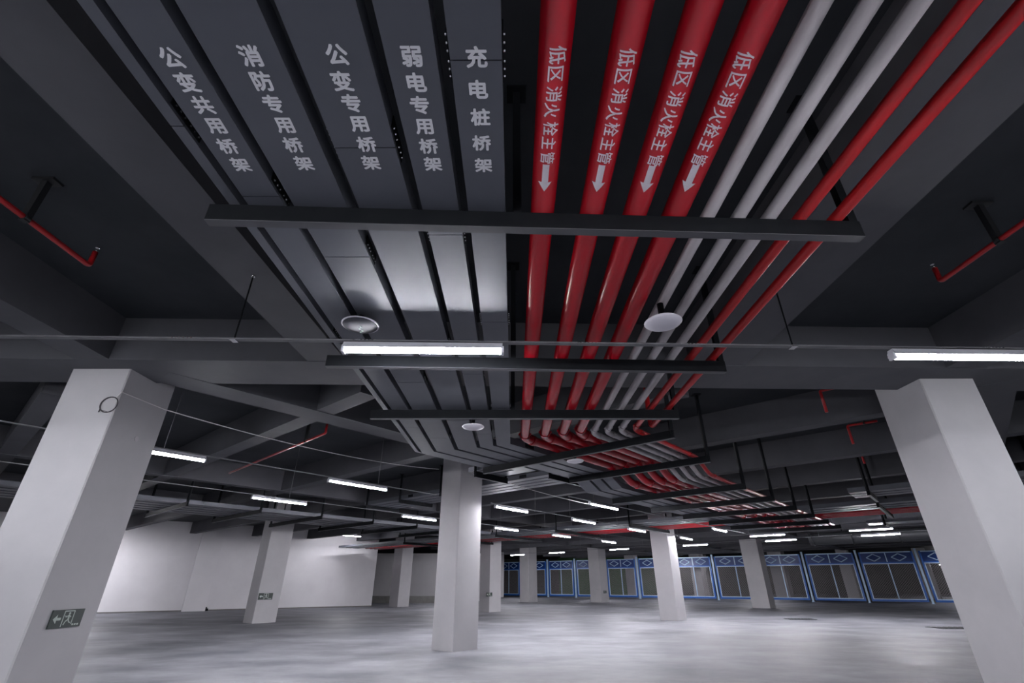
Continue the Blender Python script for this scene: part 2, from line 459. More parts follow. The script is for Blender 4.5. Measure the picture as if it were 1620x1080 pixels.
# lettering sprayed on the trays (seen from below)
def text_mesh(ch, size, offset=0.0):
    cu = bpy.data.curves.new('t', 'FONT'); cu.body = ch; cu.size = size; cu.align_x = 'CENTER'; cu.align_y = 'CENTER'
    cu.offset = offset; cu.resolution_u = 3
    ob = bpy.data.objects.new('t', cu); COL.objects.link(ob)
    dg = bpy.context.evaluated_depsgraph_get(); dg.update()
    me = bpy.data.meshes.new_from_object(ob.evaluated_get(dg))
    bpy.data.objects.remove(ob); bpy.data.curves.remove(cu)
    if me.vertices:
        xsv = [v.co.x for v in me.vertices]; ysv = [v.co.y for v in me.vertices]
        cx, cy = (min(xsv)+max(xsv))/2, (min(ysv)+max(ysv))/2
        hx = max(max(xsv)-min(xsv), max(ysv)-min(ysv))
        for v in me.vertices: v.co.x -= cx; v.co.y -= cy
    return me
LP = [  # photo pixel centres of every sign, tray by tray
    [(271, 91), (296, 130), (321, 166), (341, 199), (360, 231), (381, 260)],
    [(396, 88), (415, 128), (432, 164), (450, 198), (464, 229), (481, 258)],
    [(533, 86), (541, 128), (556, 163), (568, 196), (580, 228), (587, 257)],
    [(651, 89), (659, 130), (664, 166), (671, 200), (678, 231), (685, 259)],
    [(754, 90), (757, 141), (760, 185), (762, 226), (765, 261)]]
for i, t in enumerate(trays):
    for ch, (u, v) in zip(names[i], LP[i]):
        me = text_mesh(ch, 0.084)
        c = at_z(u, v, TZ) - Vector(t.location)
        nm = bpy.data.meshes.new('character')
        vs, fs = [], []
        for k, (ox, oy) in enumerate(((0, 0), (0.0028, 0.0016), (-0.0028, 0.0016), (0.0016, -0.0028), (-0.0016, -0.0026), (0, 0.003))):   # heavy stencil strokes
            b0 = len(vs)
            vs += [(v_.co.x + c.x + ox, -v_.co.y + c.y + oy, c.z - 0.0012 - k*0.00015) for v_ in me.vertices]
            fs += [tuple(b0 + j for j in reversed(p_.vertices)) for p_ in me.polygons]
        nm.from_pydata(vs, [], fs); nm.materials.append(M['paint'])
        ob = bpy.data.objects.new('character', nm); COL.objects.link(ob); ob.parent = t
        bpy.data.meshes.remove(me)

# ---------------------------------------------------------------- pipes
def rounded(pts, rad, n=5):
    pts = [Vector(p) for p in pts]; out = [pts[0]]
    for i in range(1, len(pts)-1):
        p = pts[i]; a = (pts[i-1]-p); b = (pts[i+1]-p)
        t = min(rad, a.length*0.45, b.length*0.45)
        A, B = p + a.normalized()*t, p + b.normalized()*t
        for k in range(n+1):
            q = k/n; out.append(A*(1-q)**2 + p*2*q*(1-q) + B*q*q)
    out.append(pts[-1]); return out
def pipe(path, r, m, label, bend=0.12, seg=18, coup=None, group=None, cat='pipe', name='pipe', cm=None):
    o = thing(name, label, cat, path[0], 0, group); o0 = Vector(path[0])
    MB().tube([p - o0 for p in rounded(path, bend)], r, seg).obj('pipe_run', M[m], o)
    if coup:
        for q in coup:
            # grooved coupling: ring with two bolt ears
            pt, d = q; pt = Vector(pt) - o0; d = Vector(d).normalized()
            c = MB().tube([pt - d*0.03, pt - d*0.028, pt + d*0.028, pt + d*0.03], r*1.16, seg)
            n = d.cross(Vector((0,0,1))).normalized()
            c.tube([pt + n*r*1.25 - d*0.035, pt + n*r*1.25 + d*0.035], 0.009, 6); c.tube([pt - n*r*1.25 - d*0.035, pt - n*r*1.25 + d*0.035], 0.009, 6)
            c.obj('coupling', M[cm or m], o)
    return o
def run_coups(x, z, extra=()):
    n = x + C0; yb = YB(x); e = Vector((x, yb, z)); s1 = e.x*SD + e.y*CD
    L = [(e + Vector((0,-0.17,0)), (0,1,0)), (W(s1+0.17, n, z), (SD,CD,0)), (W(7.34, n, z), (SD,CD,0)), (W(8.26, n, z-0.2), (SD,CD,0))]
    for s in (11.2, 14.2, 17.2): L.append((W(s, n, z-0.2), (SD,CD,0)))
    L += list(extra); return L
BIG = [0.162, 0.432, 0.672, 0.892]
bigl = ['first red main pipe beside the cable trays, lettered with an arrow', 'second red main pipe from the trays, lettered with an arrow', 'third red main pipe from the trays, lettered with an arrow', 'fourth red main pipe, lettered, beside the galvanised pipes']
BR = 0.064
bigs = []
BZ = TZ + 0.02 + BR - 0.12
BZ = 2.95 + BR
for x, l in zip(BIG, bigl):
    bigs.append(pipe(main_path(x, BZ, S_END), BR, 'red', l, coup=run_coups(x, BZ), group='red lettered main pipes', seg=28, name='fire_main_pipe'))
ZN = [1.065, 1.235, 1.405]
for x, l in zip(ZN, ['galvanised grey-white pipe beside the fourth red main', 'middle one of the three galvanised grey-white pipes', 'galvanised grey-white pipe beside the thin red pipes']):
    pipe(main_path(x, 2.95+0.036, S_END), 0.036, 'zinc', l, coup=run_coups(x, 2.95+0.036), group='galvanised pipes', name='galvanised_pipe')
pipe(main_path(1.575, 2.95+0.034, S_END), 0.033, 'redthin', 'thin red pipe next to the galvanised pipes', coup=run_coups(1.575, 2.95+0.034), group='thin red pipes', name='thin_red_pipe')
x = 1.775
pipe([Vector((x, -1.5, 2.984)), Vector((x, YB(x), 2.984)), Vector((x, YB(x), SLAB-0.01))], 0.033, 'redthin', 'thin red pipe at the right edge of the pipe run', group='thin red pipes', name='thin_red_pipe')

# lettering wrapped round the undersides of the red mains
pch = '低区消火栓主管'
PL = [
    [(883, 87), (879, 118), (877, 149), (873, 175), (871, 204), (868, 227), (866, 250)],
    [(992, 91), (985, 122), (980, 152), (971, 180), (967, 205), (961, 229), (956, 250)],
    [(1086, 94), (1078, 126), (1068, 157), (1058, 184), (1051, 207), (1042, 230), (1036, 254)],
    [(1174, 97), (1162, 129), (1149, 158), (1134, 185), (1125, 208), (1115, 231), (1104, 254)]]
ARW = [(862, 282), (947, 283), (1024, 284), (1090, 284)]
pcache = {}
def wrap(bm_verts, t, xc, y, lat, name):
    pass
def on_pipe(vs, faces, i, y, lat, name, m, bold=False):
    """vs: flat (along, across) coords -> underside of pipe i; 'along' runs away from the camera"""
    bm = bmesh.new()
    for k, (ox, oy) in enumerate(((0, 0), (0.0013, 0.0008), (-0.0013, -0.0008)) if bold else ((0, 0),)):
        bv = [bm.verts.new((a + ox, c + oy, k*0.0002)) for a, c in vs]
        for f in faces:
            try: bm.faces.new([bv[j] for j in f])
            except ValueError: pass
    for k in range(-5, 6):
        bmesh.ops.bisect_plane(bm, geom=bm.verts[:]+bm.edges[:]+bm.faces[:], plane_co=(0, k*0.011, 0), plane_no=(0, 1, 0))
    rr = BR + 0.0015
    for v in bm.verts:
        a, c = v.co.x, v.co.y
        th = (c + lat) / rr; r2 = rr + v.co.z
        v.co = Vector((r2*math.sin(th), y + a - bigs[i].location.y, -r2*math.cos(th)))
    bmesh.ops.recalc_face_normals(bm, faces=bm.faces)
    me = bpy.data.meshes.new(name); bm.to_mesh(me); bm.free(); me.materials.append(M[m])
    ob = bpy.data.objects.new(name, me); COL.objects.link(ob); ob.parent = bigs[i]
LET = [text_mesh(ch, 0.072) for ch in pch]
for i in range(4):
    for me, (u, v) in zip(LET, PL[i]):
        y = at_z(u, v, BZ - BR).y
        xx = at_z(u, v, BZ - BR*0.9).x
        lat = max(-0.035, min(0.035, (xx - BIG[i]) * 0.9))
        on_pipe([(p_.co.x, p_.co.y) for p_ in me.vertices], [tuple(f.vertices) for f in me.polygons], i, y, lat, 'character', 'paintp', True)
    u, v = ARW[i]
    y = at_z(u, v, BZ - BR).y; xx = at_z(u, v, BZ - BR*0.9).x
    lat = max(-0.03, min(0.03, (xx - BIG[i])*0.9))
    on_pipe([(-0.085, -0.016), (0.025, -0.016), (0.025, 0.016), (-0.085, 0.016)], [(0,1,2,3)], i, y, lat, 'flow_arrow_shaft', 'paintp')
    on_pipe([(0.025, -0.034), (0.085, 0), (0.025, 0.034)], [(0,1,2)], i, y, lat, 'flow_arrow_head', 'paintp')

# ---------------------------------------------------------------- support bars under trays and pipes
def bar(a, b, label, top=TZ-0.002, hang=(), hgt=0.10, fl=0.05, rods=True, group='dark support channels', hsize=0.045):
    a = Vector((a[0], a[1], top)); b = Vector((b[0], b[1], top))
    o = thing('support_bar', label, 'support bar', a, 0, group)
    d = (b-a); L = d.length; d.normalize(); n = Vector((d.y, -d.x, 0))     # n points towards the camera
    if n.y > 0: n = -n
    c = MB()
    t = 0.006
    def strip(n0, n1, z0, z1):
        ra = [n*n0 + Vector((0,0,z0)), n*n1 + Vector((0,0,z0)), n*n1 + Vector((0,0,z1)), n*n0 + Vector((0,0,z1))]
        c.prism(ra, [q + d*L for q in ra])
    strip(-t, 0, -hgt, 0)                   # web towards the camera
    strip(-fl, -t, -hgt, -hgt+t)            # bottom flange
    strip(-fl, -t, -t, 0)
    c.obj('channel', M['bar'], o)
    # underside strip in a lighter colour, standing for the light it catches
    lp = MB(); ra = [n*(-fl) + Vector((0,0,-hgt-0.004)), n*0.0 + Vector((0,0,-hgt-0.004)), n*0.0 + Vector((0,0,-hgt)), n*(-fl) + Vector((0,0,-hgt))]
    lp.prism(ra, [q + d*L for q in ra]); lp.obj('lit_lower_lip', M['lip'], o)
    for f in hang:
        q = d*(L*f) - n*0.028
        h = hsize/2
        MB().box((q.x-h, q.y-h, -hgt+t), (q.x+h, q.y+h, SLAB-top-0.002)).obj('hanger_post', M['bar'], o)
        MB().box((q.x-0.06, q.y-0.06, SLAB-top-0.012), (q.x+0.06, q.y+0.06, SLAB-top-0.001)).obj('anchor_plate', M['bar'], o)
    return o
HG1 = (0.462, 0.993)
bar((-1.57, 1.85), (1.88, 1.99), 'long dark support bar nearest to the camera, above the tube lights', hang=HG1)
bar((-1.60, 3.67), (1.87, 3.80), 'dark support bar close behind the lit middle tube light', hang=HG1)
bar((-1.61, 5.11), (1.87, 5.12), 'dark support bar with thin bright lower edge before the bend', hang=HG1)
bar((-1.57, -0.1), (1.88, 0.0), 'dark support bar above the camera, out of the upper frame', hang=HG1)
def cross_bar(s, n0, n1, label, top, hang=(0.99,)): return bar(W(s, n0), W(s, n1), label, top, hang)
cross_bar(5.80, -5.72, -2.33, 'dark slanting support bar just behind the bend, above the middle column', TZ-0.002, (0.99,))
cross_bar(7.45, -5.10, -2.50, 'slanting support bar where the red pipes step down', TZ-0.002, (0.99,))
lo = TZ - 0.202
lab = ['slanting support bar right after the step, left end above the lit tube', 'slanting support bar above the column right of centre', 'slanting support bar just beyond the column right of centre',
       'fourth slanting support bar after the step', 'fifth slanting support bar after the step', 'sixth slanting support bar after the step', 'seventh slanting support bar after the step',
       'eighth slanting support bar after the step', 'ninth slanting support bar after the step', 'tenth slanting support bar after the step', 'farthest slanting support bar of the main run', 'last slanting support bar near the fence', 'end support bar beyond']
for k in range(6):
    sb = 9.0 + 1.75*k
    cross_bar(sb, -5.12, -2.50, lab[k], lo, (0.99,) if not 15 < sb < 18.2 else ())

# branch: trays that run left from the bend towards the white wall
BZT = 3.27
for k, s in enumerate((8.38, 8.66, 8.94, 9.22)):
    tray([W(s, -5.6, BZT), W(s, -13.1, BZT)], 0.22, 'grey branch tray passing behind the middle column, ' + ['nearest row', 'second row', 'third row', 'rear row'][k], group='branch trays')
for k, n in enumerate((-6.1, -9.6, -11.3, -12.9)):
    bar(W(8.2, n), W(9.4, n), 'support bar under the high branch trays, ' + ['right of the middle column', 'left of the middle column', 'above the slanting tubes', 'left end'][k], BZT-0.002, (0.03, 0.97))
bar(W(5.9, -6.0), W(6.75, -6.0), 'short support bar under the cut ends of the two turned trays', TZ-0.002, (0.03, 0.97))
# run along the left wall
for k, n in enumerate((-14.3, -14.75, -15.2, -15.65, -16.1)):
    tray([W(-6, n, TZ), W(14.9, n, TZ)], 0.30, f'grey tray along the left wall, ' + ['nearest the hall', 'second from the hall', 'middle of five', 'second from the wall', 'nearest the wall'][k], group='trays along the left wall', plates=0, step=3)
for k in range(10):
    s = -3.2 + 1.75*k
    bar(W(s, -13.7), W(s, -17.1), 'support bar of the left wall tray run, ' + ['hidden first', 'second hidden', 'third hidden', 'seen just right of the near left column', 'first short one before the white wall', 'above the pilaster', 'behind the sign column', 'right of the sign column', 'above the end of the white wall', 'beyond the end of the wall'][k], TZ-0.002, (0.02, 0.98))
# crossing run further back: trays and red pipes
for k, s in enumerate((15.3, 15.75, 16.2)):
    tray([W(s, -26, TZ), W(s, 9, TZ)], 0.32, 'grey tray of the crossing run far back, ' + ['nearest row', 'middle row', 'rear row'][k], group='crossing run trays', plates=0, step=4)
for k, s in enumerate((16.9, 17.2, 17.5, 17.8)):
    pipe([W(s, -26, TZ+0.076), W(s, 9, TZ+0.076)], 0.075, 'red', 'red pipe of the crossing run far back, ' + ['first from the trays', 'second from the trays', 'third from the trays', 'farthest from the trays'][k], group='crossing red pipes', name='crossing_red_pipe', seg=12)
for k, n in enumerate((-20, -17, -14, -11, -8, -1.2, 1.5, 4.5)):
    bar(W(15.0, n), W(18.1, n), 'support bar of the far crossing run, ' + ['leftmost', 'second from left', 'third from left', 'fourth from left', 'behind the central column row', 'right of the pipe run', 'second right of the pipe run', 'rightmost'][k], TZ-0.002, (0.03, 0.97))
# lit grey trays high on the right
for k, s in enumerate((13.0, 13.35, 13.7)):
    tray([W(s, -1.5, TZ), W(s, 9, TZ)], 0.27, 'pale tray high on the right before the near right column, ' + ['front', 'middle', 'rear'][k], group='trays high on the right', plates=0, step=3)
for k, n in enumerate((-1.1, 1.6, 4.4)):
    bar(W(12.7, n), W(14.0, n), 'support bar under the pale right-hand trays, ' + ['left end', 'middle', 'right end'][k], TZ-0.002, (0.04, 0.96))
# more trays far right beyond
for k, s in enumerate((19.2, 19.6)):
    tray([W(s, -2.0, TZ-0.1), W(s, 10, TZ-0.1)], 0.3, 'distant tray far right above the paired tube lights, ' + ['front', 'rear'][k], group='distant right trays', plates=0, step=4)
for k, n in enumerate((-1.5, 1.5, 5)):
    bar(W(18.85, n), W(19.95, n), 'support bar under the distant right trays, ' + ['left', 'middle', 'right'][k], TZ-0.102, (0.05, 0.95))

# round dark duct far right
a, b = W(26.0, -5.0, 2.95), W(26.0, 1.5, 2.95)
o = thing('round_duct', 'dark round air duct behind the paired tube lights on the right', 'duct', a)
MB().tube([Vector(), b-a], 0.26, 24).obj('duct_body', M['duct'], o)
for f in (0.02, 0.25, 0.5, 0.75, 0.98):
    c = (b-a)*f; d = (b-a).normalized()
    MB().tube([c - d*0.02, c + d*0.02], 0.295, 24).obj('flange', M['duct'], o)
for f in (0.2, 0.8):
    c = (b-a)*f
    MB().box((c.x-0.02, c.y-0.02, 0.24), (c.x+0.02, c.y+0.02, SLAB-2.95-0.001)).obj('hanger_rod', M['bar'], o)

# ---------------------------------------------------------------- tube lights and rails
LZ = 2.78
L0 = None
def make_lamp(label, lm, rods):
    o = thing('tube_light', label, 'tube light', (0,0,LZ), 0, 'lit tube lights')
    h = MB(); L = 0.60
    for x0, x1 in ((-L, L),):
        ring = lambda x: [Vector((x, p[0], p[1])) for p in ((-0.046, -0.006), (-0.026, 0.045), (0.026, 0.045), (0.046, -0.006), (0.041, -0.006), (0.022, 0.020), (-0.022, 0.020), (-0.041, -0.006))]
        h.prism(ring(x0), ring(x1))
    h.obj('housing', M['housing'], o)
    for sx in (-1, 1): MB().box((sx*L - 0.010, -0.03, -0.036), (sx*L + 0.010, 0.03, 0.018)).obj('end_cap', M['housing'], o)
    MB().tube([(-L+0.011, 0, -0.010), (L-0.011, 0, -0.010)], 0.0255 if lm == 'lamp' else 0.018, 12).obj('tube', M[lm], o)
    if rods:
        for sx in (-0.4, 0.4): MB().tube([(sx, 0, 0.04), (sx, 0, SLAB - LZ + 0.2)], 0.004, 6).obj('hanger_rod', M['bar'], o)
    return o
proto = {}
def lamp(x, y, ang, label, z=LZ, rods=False):
    key = (y > 6.5, rods)
    if key not in proto:
        o = make_lamp(label, 'lampfar' if key[0] else 'lamp', rods); o.location = (x, y, z); o.rotation_euler = (0, 0, ang); proto[key] = o; return o
    return dup(proto[key], (x, y, z), ang, label)
lamp(-0.68, 3.215, math.radians(1.4), 'brightest tube light in the middle, under the grey trays')
lamp(3.55, 3.345, math.radians(1.4), 'bright tube light at the right edge above the near right column')
lamp(-4.93, 3.09, math.radians(1.4), 'tube light left out of frame on the front rail')
lamp(6.5, 3.43, math.radians(1.4), 'tube light right out of frame on the front rail')
AL = math.radians(90) - TH           # along the run direction
AC = -TH                              # across it
ROWS = {'one': (W(-2, -7.74), W(6.65, -7.9)), 'two': (W(-2, -10.45), W(19.9, -11.38)), 'three': (W(8.6, -5.93), W(19.9, -5.89)),
        'one_far': (W(8.2, -7.82), W(19.9, -8.12)), 'cross': (W(20.4, -6.6), W(20.4, 8)), 'last': (W(24.95, -24), W(21.95, 8))}
def lamps(lst, row):
    a, b = ROWS[row]; d = (b-a).normalized(); ang = math.atan2(d.y, d.x)
    for u0, v0, u1, v1, l in lst:
        m_ = at_z((u0+u1)/2, (v0+v1)/2, LZ); m_.z = 0
        q = a + d*((m_-a).dot(d)); lamp(q.x, q.y, ang, l)
lamps([(228, 708, 278, 716, 'tube light half hidden behind the near left column'),
       (524, 760, 609, 774, 'slanting tube light left of the middle column'),
       ], 'one')
lamps([(778, 800, 832, 811, 'tube light touching the right side of the middle column, upper one'),
       (901, 822, 937, 827, 'tube light above the gap between the two far columns, before the red bundle'),
       (990, 836, 1018, 841, 'small tube light just left of the column right of centre'),
       (1079, 849, 1101, 853, 'small tube light just right of the column right of centre')], 'one_far')
lamps([(404, 786, 483, 797, 'tube light at the top of the white column before the left wall'),
       (630, 816, 683, 824, 'tube light left of the middle column, lower and farther one'),
       (777, 834, 814, 840, 'tube light at the top of the slim column with small sign'),
       (872, 846, 901, 849, 'small tube light below the red crossing pipes'),
       (959, 855, 980, 858, 'small tube light right beside the column with the tiny sign')], 'two')
lamps([(930, 795, 979, 806, 'slanting tube light under the red pipes left of the column right of centre'),
       (1125, 835, 1150, 841, 'tube light above the fence left of the column midway to the right')], 'three')
lamps([(1196, 848, 1236, 845.5, 'tube light at the top of the column midway to the right, upper one'),
       (1345, 838, 1405, 834, 'upper tube light of the pair on the far right')], 'cross')
lamps([(1216, 856, 1260, 853, 'tube light before the column behind the fence, lower one'),
       (1365, 847, 1418, 843, 'lower tube light of the pair on the far right'),
       (1086, 863, 1122, 861, 'tube light low above the fence, right of the column right of centre'),
       (973, 870, 1005, 868, 'tube light before the dark green wall'),
       (872, 875, 897, 873, 'tube light between the two far columns, lowest one'),
       (803, 878, 825, 876, 'tube light above the left end of the fence')], 'last')
e_ = at_y(555, 847, 27.5); lamp(e_.x, e_.y, AL, 'tube light in front of the right part of the white left wall', e_.z, True)
for (x, y, l) in [(-9.3, 3.0, 'tube light far left of the frame on the front rail')]:
    lamp(x, y, 0.02, l)
for (x, y, l) in [(-0.7, -3.0, 'added fill tube light behind the camera, middle'), (3.6, -3.0, 'added fill tube light behind the camera, right'), (-4.9, -3.0, 'added fill tube light behind the camera, left'),
                     (7.8, -3.0, 'added fill tube light behind the camera, far right'), (-9.3, -3.0, 'added fill tube light behind the camera, far left')]:
    lamp(x, y, 0, l)  # unseen lamps added behind the camera as general fill
for (x, y, a, l) in [(-11.6, 13.5, AL, 'tube light hidden behind the near left column, over the wall run'), (-18.1, 21.5, AL, 'tube light hidden behind the near left column, nearest the wall'),
                  (-16.6, 20.4, AL, 'added fill tube light hidden behind the near left column, second from the wall'), (-3.45, 27.7, AC, 'added fill tube light hidden behind the middle column before the recess'),
                  (-4.2, 34.0, AC, 'added fill tube light hidden behind the middle column in the recess'),
                  (6.75, 41.0, AC, 'added fill tube light hidden behind the far column with the tiny sign'), (10.4, 36.0, AC, 'added fill tube light hidden behind the column right of centre'),
                  (15.95, 34.5, AC, 'added fill tube light hidden behind the column midway to the right, near fence'), (21.4, 46.2, AC, 'added fill tube light hidden behind the column midway to the right, beyond the fence line'),
                  (1.2, 47.0, AC, 'added fill tube light hidden behind the leftmost far column'), (-1.95, 41.0, AC, 'added fill tube light hidden behind the slim sign column'), (12.5, 42.0, AC, 'added fill tube light hidden behind the column right of centre, by the fence'),
                  (21.9, 47.8, AC, 'added fill tube light beyond the fence behind the column midway to the right'), (8.9, 57.0, AC, 'added fill tube light beyond the fence behind the far sign column'), (14.9, 51.0, AC, 'added fill tube light beyond the fence behind the column right of centre'), (41.5, 50.0, AC, 'added fill tube light beyond the fence behind the near right column'),
                  (28.6, 32.5, AC, 'added fill tube light hidden behind the near right column, near the fence'), (31.6, 35.0, AC, 'added fill tube light hidden behind the near right column, far end of the fence'),
                  (15.5, 17.0, AC, 'added fill tube light hidden behind the near right column, middle distance'), (14.5, 10.0, AC, 'added fill tube light right of the near right column, out of frame'), (-10.9, 6.5, AL, 'added fill tube light left of the frame beyond the cross beam')]:
    lamp(x, y, a, l, LZ, True)  # lamps labelled as fill are added unseen to brighten wall, recess and fence
for (x, y, l) in [(-0.7, -0.9, 'added fill tube light just behind the camera, middle'), (3.6, -0.9, 'added fill tube light just behind the camera, right'), (-4.9, -0.9, 'added fill tube light just behind the camera, left'), (1.5, -0.9, 'added fill tube light just behind the camera, second from the middle'), (-2.8, -0.9, 'added fill tube light just behind the camera, second to the left')]:
    lamp(x, y, 0, l)  # unseen lamps added so floor bounce reaches the tray lettering

RAILZ = LZ + 0.050
def rail(a, b, label, clips=(), w_=0.04, h=0.012):
    a = Vector((a[0], a[1], RAILZ)); b = Vector((b[0], b[1], RAILZ))
    o = thing('light_rail', label, 'rail', a, 0, 'lighting channels')
    d = (b-a); L = d.length; d.normalize(); n = Vector((d.y, -d.x, 0))
    if n.y > 0: n = -n
    c = MB()
    def strip(n0, n1, z0, z1):
        ra = [n*n0 + Vector((0,0,z0)), n*n1 + Vector((0,0,z0)), n*n1 + Vector((0,0,z1)), n*n0 + Vector((0,0,z1))]
        c.prism(ra, [q + d*L for q in ra])
    strip(-w_/2, w_/2, 0, 0.004); strip(w_/2-0.004, w_/2, 0.004, h); strip(-w_/2, -w_/2+0.004, 0.004, h)
    c.obj('channel', M['rail'], o)
    for k in clips:
        q = d*k
        MB().tube([q + Vector((0,0,0.004)), q + Vector((0,0,(SLAB if k < 0 else SLAB) - RAILZ - 0.001))], 0.005, 8).obj('hanger_rod', M['rail'], o)
        MB().box((q.x-0.03, q.y-0.03, -0.004), (q.x+0.03, q.y+0.03, 0.0)).obj('clip', M['chrome'], o)
    return o
def rod_rail(a, b, label, ks, tops):
    o = rail(a, b, label)
    a = Vector((a[0], a[1], RAILZ)); b = Vector((b[0], b[1], RAILZ)); d = (b-a).normalized()
    for k, tz in zip(ks, tops):
        q = d*k
        MB().tube([q + Vector((0,0,0.004)), q + Vector((0,0,tz - RAILZ - 0.001))], 0.006, 8).obj('hanger_rod', M['bar'], o)
        MB().box((q.x-0.022, q.y-0.03, -0.006), (q.x+0.022, q.y+0.03, 0.0)).obj('clip', M['chrome'], o)
        MB().tube([q + Vector((0,0,tz - RAILZ - 0.014)), q + Vector((0,0,tz - RAILZ - 0.002))], 0.016, 8).obj('anchor_nut', M['chrome'], o)
    # row of slots in the near flange
    s_ = MB(); n = Vector((d.y, -d.x, 0))
    for base in (1.35+8, 7.6+6-1.2, 10.7, 13.2, 15.6):
        for j in range(6):
            q = d*(base + j*0.028) + n*0.0205 + Vector((0,0,0.009)); s_.box((q.x-0.007, q.y-0.001, q.z-0.004), (q.x+0.007, q.y+0.0005, q.z+0.004))
    sr = s_.obj('slot_row', M['chrome'], o); sr['kind'] = 'stuff'
    return o
rod_rail((-11.9, 2.869), (9.9, 3.519), 'long front lighting rail crossing the whole picture', (9.8, 14.08, 6.5, 17.4), (BEAM, BEAM, SLAB, SLAB))
rail((-11, -0.9), (6, -0.9), 'lighting rail just behind the camera', (1.0, 5, 8.9, 13.2, 16))
rail((-11, -3.0), (9, -3.0), 'lighting rail farther behind the camera', (1.0, 5, 8.9, 13.2, 18))
def row_rail(row, label, rods): rail(*ROWS[row], label, rods)
row_rail('one', 'slanting lighting rail left of the middle column', (0.6, 3.7, 7.2))
row_rail('one_far', 'slanting lighting rail right of the middle column', (1.7, 3.3, 6.0, 10.8))
row_rail('two', 'slanting lighting rail above the white column before the left wall', (1, 4.1, 6.9, 11.9, 14.1, 16.6, 21.1))
row_rail('three', 'slanting lighting rail under the trays after the bend', (1.0, 3.8, 5.9, 10.5))
row_rail('cross', 'far lighting rail carrying the upper light of the right-hand pair', (0.5, 3.5, 6.5, 9.5, 12.5))
row_rail('last', 'farthest lighting rail in front of the fence', (0.6, 4, 8, 12, 16, 20, 24, 28, 31))

# ---------------------------------------------------------------- round ceiling antennas
def antenna(u, v, label, z=2.80, m='plastic', top=TZ-0.001):
    p = at_z(u, v, z)
    o = thing('ceiling_antenna', label, 'antenna', p, 0, 'round ceiling antennas')
    MB().lathe([(0.02, -0.028), (0.07, -0.024), (0.118, -0.010), (0.128, 0.0), (0.120, 0.008), (0.05, 0.014)]).obj('dome', M[m], o)
    if m == 'clear':
        MB().lathe([(0.128, -0.004), (0.133, -0.002), (0.133, 0.003), (0.128, 0.005)]).obj('rim', M['plastic'], o)
        g = MB()
        for dx, dy in ((0, 0), (0.012, 0.03), (-0.008, 0.055), (0.015, -0.025)): g.lathe([(0.008, -0.033), (0.008, -0.026)], (dx, dy, 0), 8)
        g.obj('status_light', M['signw'], o)['kind'] = 'stuff'
    MB().tube([(0, 0, 0.012), (0, 0, top - z)], 0.022, 12).obj('stem', M['bar'], o)
    return o
antenna(570, 514, 'dark glossy round antenna under the left trays by the middle tube light', z=2.875, m='clear')
p = antenna(1049, 510, 'pale round antenna under the galvanised pipes')
antenna(748.5, 675, 'pale round antenna under the trays before the bend')
antenna(910, 729, 'pale round antenna under the trays behind the bend')

# ---------------------------------------------------------------- sprinkler pipes
def sprinkler(path, r, plates, label, head_up=0.15, head_at=-1, name='sprinkler_pipe'):
    o = thing(name, label, 'sprinkler pipe', path[0], 0, 'red sprinkler branches'); o0 = Vector(path[0])
    P_ = [Vector(p) - o0 for p in path]
    MB().tube(rounded(P_, 0.03, 4), r, 14).obj('pipe_run', M['redthin'], o)
    e = P_[-1]
    hd = MB().tube([e, e + Vector((0,0,0.035))], 0.010, 8)
    hd.lathe([(0.004, 0.035), (0.018, 0.038), (0.018, 0.041)], e, 10)
    hd.obj('sprinkler_head', M['chrome'], o)
    for q, ztop in plates:
        q = Vector(q) - o0
        MB().box((q.x-0.022, q.y-0.022, q.z-0.03), (q.x+0.022, q.y+0.022, ztop-o0.z-0.001)).obj('hanger', M['black'], o)
        MB().box((q.x-0.085, q.y-0.045, ztop-o0.z-0.02), (q.x+0.085, q.y+0.045, ztop-o0.z-0.001)).obj('hanger_plate', M['black'], o)
        cl_ = MB().tube([q + Vector((0,-0.02,0)), q + Vector((0,0.02,0))], r*1.35, 12); cl_.obj('pipe_clamp', M['black'], o)
    return o
sprinkler([(-3.57, -6, 3.58), (-3.57, 3.24, 3.58), (-3.57, 3.24, 3.72)], 0.021, [((-3.57, 2.66, 3.58), SLAB), ((-3.57, -1.0, 3.58), SLAB)], 'thin red sprinkler pipe with dark hanger at the left, near the camera')
sprinkler([(3.79, -6, 3.58), (3.79, 3.49, 3.58), (3.79, 3.49, 3.72)], 0.021, [((3.79, 2.93, 3.58), SLAB), ((3.79, -1.0, 3.58), SLAB)], 'thin red sprinkler pipe with dark hanger at the right, near the camera')
a = at_z(363, 748, 3.42); b = at_z(515, 685, 3.42); h = at_z(490, 697, 3.42)
zz = 3.37
a, b = at_z(363, 748, zz), at_z(515, 685, zz); h = a + (b-a)*0.84
sprinkler([a, b, b + Vector((0,0,0.16))], 0.02, [(h, SLAB)], 'slanting thin red sprinkler pipe left of the middle column')
for (u, v), l in zip([(1308, 652), (1350, 702), (1368, 733)], ['red sprinkler drop nearest the cross beam on the right', 'red sprinkler drop between the first two right-hand ribs', 'red sprinkler drop between the second and third right-hand ribs']):
    e = at_z(u, v, 3.46)
    d = Vector((-CD, SD, 0))
    sprinkler([e + d*(-0.02) + Vector((0.0,0,0.36)), e + Vector((0,0,0.36)) , e + Vector((0,0,0.0))] if False else [e + Vector((0.35,-0.3,0.34)), e + Vector((0,0,0.34)), e], 0.022, [(e + Vector((0.2, -0.17, 0.34)), SLAB)], l)
# dark hanger with red fitting right of the bend
q = W(5.45, -1.95, 0)

